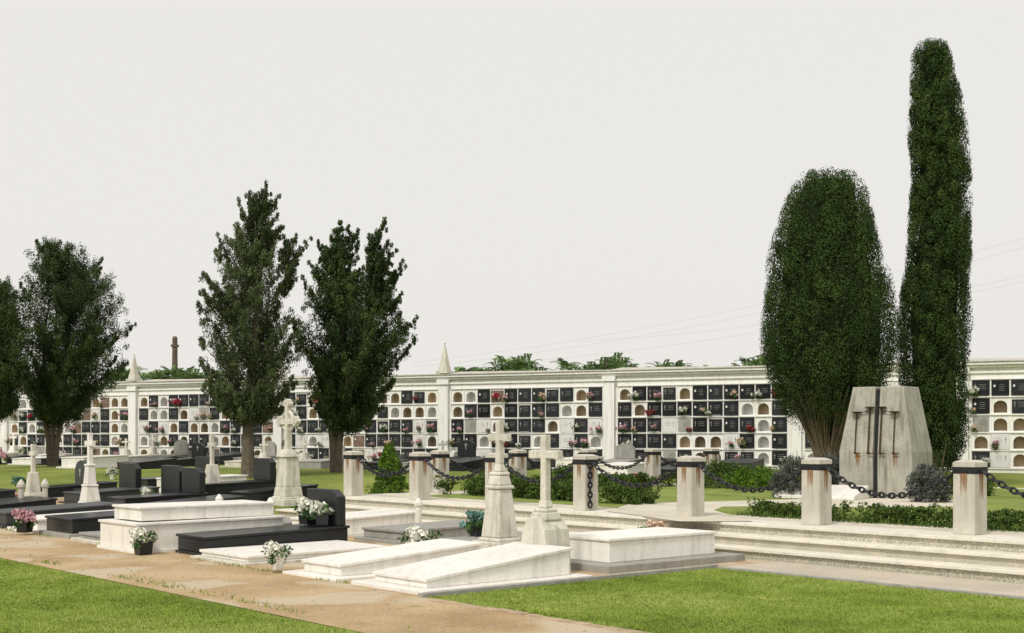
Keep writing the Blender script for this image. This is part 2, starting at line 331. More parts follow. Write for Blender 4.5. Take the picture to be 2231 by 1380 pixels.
def shrub(name,u,D,z,rx,h,m,label,n=120,leaf=.026,prof=None,per=55,cat_='shrub',spikes=None):
    X,Y=UD(u,D); C=[];Q=[];T=[]
    for _ in range(n):
        k=R.random(); rr=(prof(k) if prof else math.sqrt(max(0,1-(1.15*k-.2)**2)))*rx; a=R.uniform(0,6.283); r=rr*R.uniform(.45,1)
        C.append((r*math.cos(a),r*math.sin(a),k*h)); q=R.uniform(.1,.18)*max(.6,rx); Q.append((q,q,q*1.3)); T.append(R.uniform(.2,.8))
    parts=[leaves(C,Q,per,leaf,.8,T)]
    if spikes:
        ns=spikes; d=unit(NR.normal(size=(ns,3))+np.array([0,0,.9])); d[:,2]=np.abs(d[:,2]); p0=d*np.array([rx,rx,h])*.8; p1=d*np.array([rx,rx,h])*NR.uniform(1.05,1.25,(ns,1))
        b=unit(NR.normal(size=(ns,3)))*.010; Vv=np.stack([p0-b,p0+b,p1+b,p1-b],1).reshape(-1,3); parts.append((Vv,np.repeat(NR.uniform(.5,1,ns),4)))
    V,TT=cat(parts)
    root=top(name,label,cat_,(X,Y,z))
    ob('foliage',np_mesh(name,V,4,TT,m),root)
    mb=MB()
    for i in range(5):
        a=R.uniform(0,6.28); mb.tube([(0,0,-.02),(rx*.3*math.cos(a),rx*.3*math.sin(a),h*.5)],[.02,.008],5)
    ob('stem',mb.mesh('stem',M_stick),root)
shrub('cone_shrub',848,30.0,.3,.52,1.2,M_cone,'bright green conical clipped conifer beside the posts',n=200,prof=lambda k:(1-k)**.75*.95+.05 if k>.08 else .8)
shrub('lavender_bush',1735,27.2,.455,.50,.8,M_lav,'grey green lavender bush with purple spikes',n=120,spikes=300)
shrub('lavender_bush',1800,28.6,.455,.42,.8,M_lav,'grey green lavender bush beside the cypress trunk',n=100,spikes=220)
shrub('lavender_bush',2022,25.5,.455,.42,.66,M_lav,'grey green lavender bush beside the monument',n=110,spikes=180)
shrub('garden_shrub',1565,33,.455,.9,.55,M_hedge,'rounded green shrub on the plaza lawn',n=120)
shrub('garden_shrub',1240,31,.455,.8,.5,M_hedge,'rounded dark green shrub on the plaza lawn',n=110)
shrub('garden_shrub',1080,29,.455,.8,.5,M_hedge,'rounded dark green shrub on the plaza lawn',n=110)
shrub('garden_shrub',1640,32,.455,.8,.5,M_cone,'leafy bright green shrub on the plaza lawn',n=100)
# ---------------- cypresses
def samp(sil,v):
    for a,b in zip(sil,sil[1:]):
        if a[0]<=v<=b[0]:
            k=(v-a[0])/(b[0]-a[0]); return a[1]+(b[1]-a[1])*k, a[2]+(b[2]-a[2])*k
    return (sil[0][1],sil[0][2]) if v<sil[0][0] else (sil[-1][1],sil[-1][2])
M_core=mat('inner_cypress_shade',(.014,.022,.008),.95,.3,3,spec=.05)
def cypress(name,u,D,zb,sil,label,n,size,stems,trunk_r,leaf=.020,per=170,lumpy=.18,stretch=1.5):
    X,Y=UD(u,D); root=top(name,label,'tree',(X,Y,zb))
    v0,v1=sil[0][0],sil[-1][0]; C=[];Q=[];T=[]
    rmax=max(b-a for _,a,b in sil); k=0
    while k<n:
        v=R.uniform(v0,v1); a,b=samp(sil,v)
        if R.random()>(b-a)/rmax+.12: continue
        q=size*R.uniform(.5,1.4); qv=q*stretch*F/D
        vc=max(v,v0+qv)
        # width is limited by the outline at the clump's upper third
        a2,b2=samp(sil,vc-qv*.45); a,b=samp(sil,vc); a,b=max(a,a2),min(b,b2)
        r=(b-a)/2*D/F; cx=((a+b)/2-u)*D/F; z=EYE+(HV-vc)*D/F-zb; th=R.uniform(0,6.283)
        lump=1+lumpy*noise.noise(Vector((math.cos(th)*2.0,math.sin(th)*2.0,z*.8+u)))
        rr=max(0,(r*lump-q*.55))
        if v<v0+qv: rr*=R.random()**.5
        C.append((cx+rr*math.cos(th),rr*math.sin(th),z)); Q.append((q*.75,q*.75,q*stretch))
        T.append(.45+.2*noise.noise(Vector((math.cos(th)*2,math.sin(th)*2,z*1.1+5)))+R.uniform(-.33,.28)); k+=1
    V,TT=leaves(C,Q,per,leaf,.2,T,asp=.6,up=1.1,shell=(.9,1.04),tn=.05)
    ob('crown',np_mesh('crown',V,4,TT,M_cyp),root)
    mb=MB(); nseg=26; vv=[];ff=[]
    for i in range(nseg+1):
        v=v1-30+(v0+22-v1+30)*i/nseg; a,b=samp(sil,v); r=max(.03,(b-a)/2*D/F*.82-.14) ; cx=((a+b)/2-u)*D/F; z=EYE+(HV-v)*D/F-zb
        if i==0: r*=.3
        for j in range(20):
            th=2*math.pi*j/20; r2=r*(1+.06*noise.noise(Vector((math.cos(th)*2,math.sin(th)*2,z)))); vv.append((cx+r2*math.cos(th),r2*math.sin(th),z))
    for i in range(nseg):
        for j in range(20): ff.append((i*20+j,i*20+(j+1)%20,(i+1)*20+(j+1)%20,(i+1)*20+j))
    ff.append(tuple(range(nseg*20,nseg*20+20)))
    mb.add(vv,ff); ob('inner_shade_core',mb.mesh('inner_shade_core',M_core),root)  # solid filler core, the crown's inner shade painted as a dark colour
    a,b=sil[-1][1],sil[-1][2]; zc=EYE+(HV-v1)*D/F-zb
    mb=MB()
    for i in range(stems):
        th=R.uniform(0,6.28); r0=trunk_r*math.sqrt(R.random()); r1=(b-a)/2*D/F*math.sqrt(R.random())*1.05+.05
        zt=zc+R.uniform(.2,.75); r2=r1*R.uniform(1.25,1.5)
        mb.tube([(r0*math.cos(th),r0*math.sin(th),-.05),(r0*1.3*math.cos(th),r0*1.3*math.sin(th),zc*.4),(r1*.85*math.cos(th),r1*.85*math.sin(th),zc),(r2*math.cos(th),r2*math.sin(th),zt+.25)],[.045,.035,.02,.008],5)
    mb.tube([(0,0,-.05),(0,0,zc+1.2)],[trunk_r,trunk_r*.6],9)
    ob('trunk',mb.mesh('trunk',M_stick),root)
silR=[(374,1775,1838),(380,1755,1858),(392,1736,1874),(425,1712,1890),(480,1692,1900),(550,1680,1918),(620,1667,1939),(690,1657,1952),(760,1660,1953),(810,1673,1942),(850,1690,1918),(885,1712,1890),(905,1735,1868)]
cypress('round_cypress_tree',1800,31.6,.45,silR,'broad egg shaped dark green cypress with bare brown stems',820,.31,170,.17,lumpy=.08)
silT=[(88,2006,2052),(98,1998,2062),(115,1991,2070),(160,1987,2080),(220,1984,2098),(300,1982,2106),(400,1983,2108),(480,1985,2111),(560,1975,2111),(650,1962,2109),(720,1961,2106),(800,1964,2103),(880,1970,2107),(960,1973,2103),(1015,1982,2083)]
cypress('tall_cypress_tree',2035,33.5,.45,silT,'tall narrow columnar dark green cypress behind the monument',1150,.24,10,.2,lumpy=.16,stretch=1.3)
# ---------------- loose trees
def loose(name,u,D,sils,label,n,stems=1,tr=.2,rough=.32,per=64,m=M_pine,leaf=.037,gap=-1,wisp=0,limbp=.15,rise=.75):
    X,Y=UD(u,D); zb=gz(X,Y); root=top(name,label,'tree',(X,Y,zb)); C=[];Q=[];T=[]; limbs=MB()
    zv=lambda v:EYE+(HV-v)*D/F-zb
    for si,(sil,share) in enumerate(sils):
        v0,v1=sil[0][0],sil[-1][0]; rmax=max(b-a for _,a,b in sil); k=0
        while k<n*share:
            v=R.uniform(v0,v1); a,b=samp(sil,v)
            if R.random()>((b-a)/rmax)**.8+.08: continue
            r=(b-a)/2*D/F; cx=((a+b)/2-u)*D/F; th=R.uniform(0,6.283); z=zv(v)
            nz=noise.noise(Vector((math.cos(th)*1.7,math.sin(th)*1.7,z*1.0+u)))
            rr=r*(R.random()**.33)*(1+.2*nz)
            p=Vector((cx+rr*math.cos(th),rr*math.sin(th),z))
            if rr>.35*r and noise.noise(p*1.05+Vector((0,0,u)))<gap: continue
            zs=max(zv(v1)-.1,z-rr*rise-.4)
            # limbs start on the axis of the crown at that height
            vv_=HV-(zs+zb-EYE)*F/D; am,bm=samp(sil,min(max(vv_,v0),v1)); ax=((am+bm)/2-u)*D/F
            p0=Vector((ax*.85,0,zs)) if zs<z else Vector((ax*.8,0,z-.3))
            tn=.42+.38*noise.noise(p*.9)+R.uniform(-.14,.14); sz=rough*(.38+.62*min(1,r/1.2))
            m_=6
            for j in range(m_):
                kk=.3+.7*(j+1)/m_+R.uniform(-.05,.05); c=p0.lerp(p,kk)+Vector((R.gauss(0,.07),R.gauss(0,.07),R.gauss(0,.08)+.10*kk)); q=sz*(1.1-.62*((j+1)/m_))*R.uniform(.75,1.2)
                C.append(tuple(c)); Q.append((q*.85,q*.85,q*1.1)); T.append(tn+.05*j)
            if R.random()<wisp:
                d=(p-p0).normalized()+Vector((0,0,.35)); e_=p+d*R.uniform(.2,.5)
                limbs.tube([tuple(p0.lerp(p,.6)),tuple(p),tuple(e_)],[.018,.012,.005],4)
                for j in range(5): C.append(tuple(p.lerp(e_,j/4)+Vector((R.gauss(0,.04),R.gauss(0,.04),0)))); Q.append((.07,.07,.10)); T.append(tn+.1)
            if R.random()<limbp: limbs.tube([tuple(p0),tuple(p0.lerp(p,.5)-Vector((0,0,.05))),tuple(p0.lerp(p,.9))],[.04,.022,.008],5)
            k+=1
    V,TT=leaves(C,Q,per,leaf,.6,T,asp=.42,shell=(.4,1.1),up=.9,tn=.08)
    ob('crown',np_mesh('crown',V,4,TT,m),root)
    sil=sils[0][0]; topz=zv(sil[0][0]); low=zv(sil[-1][0]); cxt=((sil[0][1]+sil[0][2])/2-u)*D/F
    for i in range(stems):
        ox=(i-(stems-1)/2)*.26
        pts=[(ox*.3,0,-.1),(ox*.6,0,low*.5),(ox*1.4,.05*i,low+.3),(ox*1.6+cxt*.4,.1*i,(low+topz)*.5),(cxt*.8+ox*.4,0,topz*.88)]
        k=1/math.sqrt(stems)*1.1 if stems>1 else 1
        limbs.tube(pts,[tr*1.25*k,tr*k,tr*.8*k,tr*.4*k,.015],9)
    for _ in range(5*stems):
        a=R.uniform(0,6.28); z0=low*R.uniform(.75,1.2); l=R.uniform(.4,1.0); limbs.tube([(0,0,z0),(l*.5*math.cos(a),l*.5*math.sin(a),z0+l*.5),(l*math.cos(a),l*math.sin(a),z0+l*1.3)],[.045,.03,.01],5)
    ob('trunk',limbs.mesh('trunk',M_bark),root)
s1=[(418,584,596),(440,566,598),(458,532,600),(490,512,602),(530,496,610),(560,470,624),(600,462,628),(650,442,636),(700,427,644),(760,427,646),(820,440,642),(870,458,628),(915,490,600)]
s1b=[(482,615,645),(520,610,660),(560,615,655),(640,600,665)]
loose('conifer_tree',540,40,[(s1,1),(s1b,.06)],'tall feathery grey green conifer with irregular leaning top',290,1,.19,m=M_pine2,gap=-.2,wisp=.35,rough=.29,leaf=.033,limbp=.2)
s2=[(490,742,758),(512,724,766),(550,700,776),(600,690,786),(635,676,815),(660,664,870),(700,642,900),(740,634,896),(800,644,880),(850,654,862),(890,674,838),(930,702,800)]
s2b=[(508,806,824),(530,796,842),(580,790,856),(640,790,868),(680,795,880)]
loose('conifer_tree',732,43,[(s2,1),(s2b,.18)],'dark green conifer with two tops and forked trunk',350,2,.18,rough=.33,wisp=.2)
s3=[(534,95,160),(552,70,190),(572,62,205),(596,60,215),(606,55,248),(650,50,264),(700,34,282),(750,30,284),(800,36,272),(850,48,245),(890,65,200),(915,85,165)]
loose('conifer_tree',115,50,[(s3,1)],'broad dark green tree with several slim stems',380,3,.17,rough=.42,wisp=.1,rise=.5)
s4=[(612,-50,25),(645,-90,52),(700,-110,74),(780,-110,72),(850,-95,56),(905,-75,25)]
loose('conifer_tree',-20,47,[(s4,1)],'broad dark green tree with several slim stems',320,2,.17,rough=.42,rise=.5)
# ---------------- niche wall
WA=math.atan2(-.443,.8965); PL=(-18.23,59.67)
def WL(x,y): c,s_=math.cos(WA),math.sin(WA); return (PL[0]+x*c-y*s_, PL[1]+x*s_+y*c)
wall=top('burial_niche_wall','long white wall of stacked burial niches with black plaques','wall',(PL[0],PL[1],0),WA)
px=[-23.7,-15.5,-7.3,.9,9.1,17.3,24.5,31.6,37.2,43.9]
face=MB(); ribs=MB(); recess=[]; plaq=[]
Z0=.70; RH=.595
bays=list(zip(px,px[1:]))[::-1]
pins=[.9,9.1,17.3]
MP=[M_plq,M_letter,M_wgrey,M_brown,M_dgran,M_ggran]
def plaque(var,cw):
    mb=MB(); w=cw-.06-(.05 if var in(2,6) else 0); h=.51-(.05 if var in(2,4) else 0)
    base={0:0,1:0,2:0,3:2,4:3,5:0,6:5}[var]
    mb.box(-w/2,w/2,-.035,0.01,.042,.042+h,mi=base)
    li=1 if base not in(2,5) else 4; y0,y1=-.039,-.0351
    if var in(0,2,5,3):
        x=-w*.32 if var!=3 else w*.3
        mb.box(x-.006,x+.006,y0,y1,.24,.44,mi=li); mb.box(x-.04,x-.007,y0,y1,.37,.382,mi=li); mb.box(x+.007,x+.04,y0,y1,.37,.382,mi=li)
    n=3 if var!=1 else 4
    rr=random.Random(var)
    for i in range(n):
        l=rr.uniform(.12,.22); cx=.05 if var!=3 else -.05; z=.40-.065*i
        k=cx-l/2
        while k<cx+l/2:
            g=rr.uniform(.010,.022); mb.box(k,k+g,y0,y1,z,z+.012,mi=li); k+=g+.012
    if var in(1,4):
        mb.prism([(-w*.33+.035*math.cos(t*math.pi/5),.36+.045*math.sin(t*math.pi/5)) for t in range(10)],y0,y1,mi=2)
    if var in(0,5,1): mb.box(-w*.4,w*.4,-.075,-.0355,.045,.06,mi=2 if var==5 else 4)
    return mb
def nicheM(cw):
    mb=MB(); a=cw-.19; out=[(-a/2,.06)]+[(-a/2*math.cos(math.pi*i/10),.29+.18*math.sin(math.pi*i/10)) for i in range(11)]+[(a/2,.06)]
    n=len(out); v=[(x,0,z) for x,z in out]+[(x,.36,z) for x,z in out]
    f=[(i,(i+1)%n,(i+1)%n+n,i+n) for i in range(n)]+[tuple(range(n,2*n))]
    return mb.add(v,f),out
for (a,b) in bays:
    x0,x1=a+.30,b-.30; n=int(round((x1-x0)/.605)); cw=(x1-x0)/n
    zt=Z0+5*RH
    face.add([(x0,0,.2),(x1,0,.2),(x1,0,Z0),(x0,0,Z0)],[(0,1,2,3)]); face.add([(x0,0,zt),(x1,0,zt),(x1,0,4.05),(x0,0,4.05)],[(0,1,2,3)])
    for c in range(n):
        xc=x0+cw*(c+.5)
        for r in range(5):
            z=Z0+RH*r; nv=noise.noise(Vector((c*.9+a,r*1.3,2)))
            typ=R.random()+.5*nv
            if typ<.72:
                face.add([(xc-cw/2,0,z),(xc+cw/2,0,z),(xc+cw/2,0,z+RH),(xc-cw/2,0,z+RH)],[(0,1,2,3)])
                var=R.choice([0,0,1,2,2,5,1,3,3,3,6,6,5,1,0,2,4]) if R.random()<.5 else R.choice([0,1,2,1,0,5])
                plaq.append((xc,z,var,cw))
            else:
                _,out=nicheM(cw); aw=cw-.19; L=xc-cw/2; Rr=xc+cw/2; zt2=z+RH
                face.add([(L,0,z),(xc-aw/2,0,z),(xc-aw/2,0,zt2),(L,0,zt2)],[(0,1,2,3)])
                face.add([(xc+aw/2,0,z),(Rr,0,z),(Rr,0,zt2),(xc+aw/2,0,zt2)],[(0,1,2,3)])
                face.add([(xc-aw/2,0,z),(xc+aw/2,0,z),(xc+aw/2,0,z+.06),(xc-aw/2,0,z+.06)],[(0,1,2,3)])
                arc=out[1:-1]
                for p,q in zip(arc,arc[1:]): face.add([(xc+p[0],0,z+p[1]),(xc+q[0],0,z+q[1]),(xc+q[0],0,zt2),(xc+p[0],0,zt2)],[(0,1,2,3)])
                recess.append((xc,z,cw,R.random()))
    for r in range(6): ribs.box(x0,x1,-.05,.0-.001,Z0+RH*r-.018,Z0+RH*r+.018)
    for c in range(n+1):
        for r in range(5): ribs.box(max(x0,x0+cw*c-.014),min(x1,x0+cw*c+.014),-.03,-.001,Z0+RH*r+.019,Z0+RH*(r+1)-.019)
for p in px:
    face.add([(p-.3,0,.2),(p+.3,0,.2),(p+.3,0,4.05),(p-.3,0,4.05)],[(0,1,2,3)])
ob('wall_face',face.mesh('wall_face',M_white),wall)
ob('niche_ribs',ribs.mesh('niche_ribs',M_white),wall)
X0,X1=px[0]-.3,px[-1]+.3
ob('wall_body',MB().box(X0+.001,X1-.001,.45,2.6,.2,4.04).mesh('wall_body',M_white),wall)
cor=MB().box(X0-.05,X1+.05,-.06,-.002,3.86,3.94).box(X0-.05,X1+.05,-.14,2.7,4.052,4.14).box(X0-.1,X1+.1,-.22,2.78,4.142,4.24)
ob('cornice',cor.mesh('cornice',M_white),wall,bevel=.015)
cop=MB()
for a,b in bays:
    cop.add([(a+.02,-.26,4.242),(b-.02,-.26,4.242),(b-.02,2.8,4.242),(a+.02,2.8,4.242),(a+.02,-.26,4.27),(b-.02,-.26,4.27),(b-.02,1.2,4.36),(a+.02,1.2,4.44),(b-.02,2.8,4.27),(a+.02,2.8,4.27)],[(0,3,2,1),(0,1,5,4),(4,5,6,7),(7,6,8,9),(1,2,8,6,5),(0,4,7,9,3),(3,9,8,2)])
ob('roof_coping',cop.mesh('roof_coping',M_cop),wall)
for p in px:
    ob('pilaster',MB().box(p-.22,p+.22,-.16,-.003,.2,3.84).box(p-.26,p+.26,-.2,-.003,.2,.55).box(p-.27,p+.27,-.22,-.062,3.85,4.045).mesh('pilaster',M_white),wall,bevel=.01)
for p in pins:
    m=MB().box(p-.26,p+.26,-.26,.26,4.30,4.42).box(p-.2,p+.2,-.2,.2,4.421,4.6,.85,.85).box(p-.16,p+.16,-.16,.16,4.601,5.5,.12,.12)
    m.lathe([(.02,5.48),(.045,5.53),(.01,5.6)],p,0,8)
    ob('pinnacle',m.mesh('pinnacle',M_stone),wall,bevel=.01)
vis=[q for q in plaq if q[0]<39.6]; oth=[q for q in plaq if q[0]>=39.6]
pc={}
for i,(xc,z,var,cw) in enumerate(vis[:100]):
    k=(var,round(cw,3))
    if k not in pc: pc[k]=plaque(var,cw).mesh('niche_plaque',MP)
    ob('niche_plaque',pc[k],wall,(xc,0,z))
restp=MB()
for xc,z,var,cw in vis[100:]+oth:
    p=plaque(var,cw); o=len(restp.v); restp.v+=[(x+xc,y,zz+z) for x,y,zz in p.v]; restp.f+=[tuple(i+o for i in q) for q in p.f]; restp.m+=p.m
o=ob('niche_plaques',restp.mesh('niche_plaques',MP),wall); o['kind']='stuff'
rc={}; restn=MB(); ii=0
M_rec=[M_cream,M_wgrey]
for xc,z,cw,rn in recess:
    mi=0 if rn<.62 else 1
    if xc<39.6 and ii<100:
        k=(round(cw,3),mi)
        if k not in rc: rc[k]=nicheM(cw)[0].mesh('open_niche',M_rec[mi])
        ob('open_niche',rc[k],wall,(xc,0,z)); ii+=1
    else:
        p=nicheM(cw)[0]; o=len(restn.v); restn.v+=[(x+xc,y,zz+z) for x,y,zz in p.v]; restn.f+=[tuple(i+o for i in q) for q in p.f]; restn.m+=[mi]*len(p.f)
o=ob('open_niches',restn.mesh('open_niches',M_rec),wall); o['kind']='stuff'
# ---------------- bouquets
def bouquet_meshes(colr,n=9,r=.13,b=.055,leaf=.022):
    C=[(R.gauss(0,r*.5),R.gauss(0,r*.4),r*.9+R.uniform(-.4,.6)*r) for _ in range(n)]
    V,T=leaves(C,[b]*n,26,leaf,.5,[R.uniform(.3,.8) for _ in C],asp=.8)
    C2=[(R.gauss(0,r*.55),R.gauss(0,r*.45),r*.5+R.uniform(-.5,.7)*r) for _ in range(n)]
    V2,T2=leaves(C2,[b*1.1]*n,16,leaf*1.5,.9,[R.uniform(.2,.8) for _ in C2],asp=.35)
    return np_mesh('blossoms',V,4,T,M_fl[colr]),np_mesh('leaves',V2,4,T2,M_green)
BM={c:[bouquet_meshes(c) for _ in range(2)] for c in('white','pink','red','peach')}
g='flower bouquets on the niche wall'; protos=[]
for c in('white','pink','red','peach','pink','white','peach','white'):
    for k in range(2): protos.append((c,BM[c][k]))
cnt=0
for (xc,z,var,cw) in vis:
    if cnt<270 and R.random()<(.6 if xc>9 else .5):
        c,(m1,m2)=R.choice(protos)
        xx,yy=WL(xc+R.choice([-.2,.17,.0])+R.uniform(-.05,.05),-.12); sc_=R.uniform(.7,1.3)
        o=top('flower_bouquet',f'small {c} flower bouquet fixed on a burial plaque','flowers',(xx,yy,z+R.uniform(.02,.16)),WA+R.uniform(-1,1),g); o.scale=(sc_,)*3
        ob('blossoms',m1,o); ob('leaves',m2,o); cnt+=1
potw=MB().lathe([(.075,0),(.08,.02),(.11,.16),(.12,.2),(.115,.22),(.09,.21)],n=16)
POT={'white':potw.mesh('pot',M_marble),'black':MB().box(-.1,.1,-.1,.1,0,.2,1.15,1.15).mesh('pot_black',M_black)}
BB={c:bouquet_meshes(c,22,.17,.06,.026) for c in('white','pink','red','teal','peach')}
def pot(loc,c,kind='white',sc_=1.0,label=None):
    o=top('potted_flowers',label or f'{c} flowers in a {kind} grave pot','flowers',loc,R.uniform(0,3)); o.scale=(sc_,)*3
    ob('pot',POT[kind],o,bevel=.004); a,b=BB[c]; ob('blossoms',a,o,(0,0,.13)); ob('leaves',b,o,(0,0,.11)); return o
# ---------------- graves
def crosspts(w,h,t,az,flare=1.25):
    f=t*flare/2; a=t/2
    return [(-f,0),(f,0),(a,az-a*1.6),(a,az-a),(w/2,az-f),(w/2,az+f),(a,az+a),(f,h),(-f,h),(-a,az+a),(-w/2,az+f),(-w/2,az-f),(-a,az-a),(-a,az-a*1.6)]
def pedestal(mb,cy,z,tiers):
    for w,h,tp in tiers: mb.cb(0,cy,z,w,w*.9,h,tp,tp); z+=h
    return z
def arch(w,h,rise=.25,n=10):
    return [(-w/2,0),(w/2,0)]+[(w/2*math.cos(math.pi*i/n),h-rise+rise*math.sin(math.pi*i/n)) for i in range(n+1)]
def grave(loc,rot,w,L,label,m=M_marble,base=(.12,.06),hf=.15,hh=.4,head=None,hm=None,basem=None,slab=True,group=None,tier2=False,name='grave',headh=1):
    root=top(name,label,'grave',loc,rot,group)
    bx,bh=base
    ob('base',MB().box(-w/2-bx,w/2+bx,-bx,L+bx,-.08,bh).mesh('base',basem or m),root,bevel=.008)
    if slab:
        v=[(-w/2,0,bh),(w/2,0,bh),(w/2,L,bh),(-w/2,L,bh),(-w/2,0,bh+hf),(w/2,0,bh+hf),(w/2,L,bh+hh),(-w/2,L,bh+hh)]
        ob('slab',MB().add(v,[(3,2,1,0),(4,5,6,7),(0,1,5,4),(1,2,6,5),(2,3,7,6),(3,0,4,7)]).mesh('slab',m),root,bevel=.012)
        v=[(-w/2-.025,-.025,bh+hf+.001),(w/2+.025,-.025,bh+hf+.001),(w/2+.025,L+.025,bh+hh+.001),(-w/2-.025,L+.025,bh+hh+.001)]; v+=[(a,b,c+.04) for a,b,c in v]
        ob('lid',MB().add(v,[(3,2,1,0),(4,5,6,7),(0,1,5,4),(1,2,6,5),(2,3,7,6),(3,0,4,7)]).mesh('lid',m),root,bevel=.008)
        if tier2: ob('upper_slab',MB().box(-w*.36,w*.36,.15,L-.1,bh+hh+.042,bh+hh+.22).box(-w*.38,w*.38,.12,L-.08,bh+hh+.221,bh+hh+.26).mesh('upper_slab',m),root,bevel=.01)
    hm=hm or m; y=L-.12; z=bh+(hh+.041 if slab else 0)
    if head=='cross':
        mb=MB(); zt=pedestal(mb,y,z,[(.40,.08,.95),(.30,.22,.85)]); ob('pedestal',mb.mesh('pedestal',hm),root,bevel=.01)
        ob('cross',MB().prism([(a,b+zt) for a,b in crosspts(.40,.58,.08,.40)],y-.035,y+.035).mesh('cross',hm),root,bevel=.008)
    elif head=='arch':
        ob('headstone',MB().prism([(a,b*headh+z) for a,b in arch(w*.75,.62)],y-.07,y+.07).mesh('headstone',hm),root,bevel=.01)
        ob('small_cross',MB().prism([(a,b+z+.28) for a,b in crosspts(.12,.22,.025,.15)],y-.09,y-.0705).mesh('small_cross',M_letter),root)
    elif head=='block':
        pts=[(-w/2,0),(w/2,0),(w/2,.52*headh),(w*.3,.64*headh),(-w/2,.64*headh)]
        ob('headstone',MB().prism([(a,b+z) for a,b in pts],y-.08,y+.08).mesh('headstone',hm),root,bevel=.01)
    return root
def cross_monument(loc,rot,label,m=M_stone,tiers=None,cw=.5,ct=.11,chh=.7,name='grave_cross',rings=False,az=.66,flare=1.25,rough_base=None):
    root=top(name,label,'grave cross',loc,rot)
    mb=MB(); z0=-.05
    if rough_base:
        w_,h_=rough_base; pts=[(-w_/2,0),(w_/2,0),(w_*.46,h_*.55),(w_*.40,h_*.78),(w_*.22,h_*.95),(0,h_),(-w_*.25,h_*.94),(-w_*.41,h_*.74),(-w_*.47,h_*.5)]
        mb.prism([(a,b+z0) for a,b in pts],-w_*.42,w_*.42)
        mb.cb(0,0,z0+h_-.06,w_*.62,w_*.55,.1,.85,.85); z0+=h_+.04
    z=pedestal(mb,0,z0,tiers); ob('pedestal',mb.mesh('pedestal',m),root,bevel=.02)
    if rings:
        zc=z+chh*.62; n_=[]
        # lobed ornate cross: trefoil arms around a pierced ring
        pts=crosspts(cw,chh,ct,chh*.62,1.0); cr=MB().prism([(a,b+z-.005) for a,b in pts],-ct/2,ct/2)
        cr.tube([(cw*.33*math.cos(q*math.pi/10),0,zc+cw*.33*math.sin(q*math.pi/10)) for q in range(21)],.04,6)
        for dx,dz in((cw/2,0),(-cw/2,0),(0,chh*.38)):
            for ex,ez in((0,0),(.07,.0),(-.07,0),(0,.07),(0,-.07)):
                cx_,cz_=dx+ex,zc+dz+ez; cr.prism([(cx_+.06*math.cos(q*math.pi/4),cz_+.06*math.sin(q*math.pi/4)) for q in range(8)],-ct*.46-ex*.03,ct*.46+ez*.03)
    else: cr=MB().prism([(a,b+z-.005) for a,b in crosspts(cw,chh,ct,chh*az,flare)],-ct/2,ct/2)
    ob('cross',cr.mesh('cross',m),root,bevel=0 if rings else .01)
    return root
def gst(s,t,z=0): x,y=W(s,t); return (x,y,gz(x,y)+z)
grave(gst(-12.08,8.62),A1,1.02,2.2,'white marble grave with low sloping wedge slab',hf=.07,hh=.30,base=(.2,.05))
cross_monument(gst(-12.22,11.0,0),A1,'weathered stone cross on a rough rounded pedestal at the slab head',tiers=[(.25,.05,.9),(.16,.10,.8)],cw=.56,ct=.095,chh=.84,az=.70,flare=1.1,rough_base=(.52,.80))
grave(gst(-13.75,8.62),A1,.85,2.2,'long white marble grave with low sloping slab',hf=.11,hh=.26,base=(.2,.04))
cross_monument(gst(-13.85,11.6),A1,'tall pale stone obelisk pedestal topped by a cross',m=M_stone,tiers=[(.62,.34,1),(.47,.05,.95),(.40,.68,.66),(.33,.05,.95),(.27,.14,.8),(.24,.05,.9),(.15,.11,.7)],cw=.42,ct=.085,chh=.62,az=.6,flare=1.25)
grave(gst(-12.45,11.85),A1,1.05,2.1,'white marble box grave on a rough stone base',hf=.28,hh=.28,base=(.3,.1),basem=M_ggran)
grave(gst(-16.3,8.62),A1,1.35,2.3,'flat low white marble grave slab',hf=.05,hh=.06,base=(.12,.04),basem=M_stone)
grave(gst(-17.55,8.75),A1,.9,2.45,'polished black granite grave with block headstone',m=M_black,hf=.2,hh=.26,head='block',base=(.03,.05),headh=.88)
grave(gst(-18.9,8.2),A1,1.35,2.5,'large two tier white marble grave',hf=.36,hh=.38,tier2=True,base=(.04,.05))
grave(gst(-20.6,8.5),A1,1.0,2.2,'low grey stone grave border with flat slab',m=M_ggran,hf=.05,hh=.06,base=(.12,.06),basem=M_stone)
grave(gst(-22.3,8.6),A1,1.2,2.3,'dark polished granite grave with sloping lid',m=M_black,hf=.22,hh=.3,base=(.1,.08),basem=M_ggran)
grave(gst(-23.9,8.6),A1,1.1,2.3,'white marble grave with low lid',hf=.15,hh=.22)
grave(gst(-25.5,8.6),A1,1.1,2.3,'dark granite grave with low lid',m=M_dgran,hf=.2,hh=.3)
grave(gst(-15.6,12.2),A1,.9,1.9,'low grey stone grave border with flat slab',m=M_ggran,hf=.06,hh=.08,base=(.15,.06),basem=M_stone)
grave(gst(-17.6,12.2),A1,1.1,2.0,'low grey granite grave with plain slab',m=M_ggran,hf=.12,hh=.16)
grave(gst(-19.6,12.0),A1,1.1,2.0,'white marble grave with low lid',hf=.2,hh=.28)
grave(gst(-21.4,12.1),A1,1.1,2.0,'low grey stone grave border with flat slab',m=M_ggran,hf=.06,hh=.08)
for s,t in((-22.7,11.9),(-20.9,12.0),(-22.7,14),(-18.9,13.9)):
    top('stone_marker_post','small white turned stone post at a grave corner','grave marker',gst(s,t),A1,'small white corner posts',MB().lathe([(.06,0),(.06,.42),(.05,.46),(.075,.5),(.075,.55),(.03,.62),(.001,.64)],n=12).mesh('stone_marker_post',M_marble))
def at(u,v): return GG(u,v)
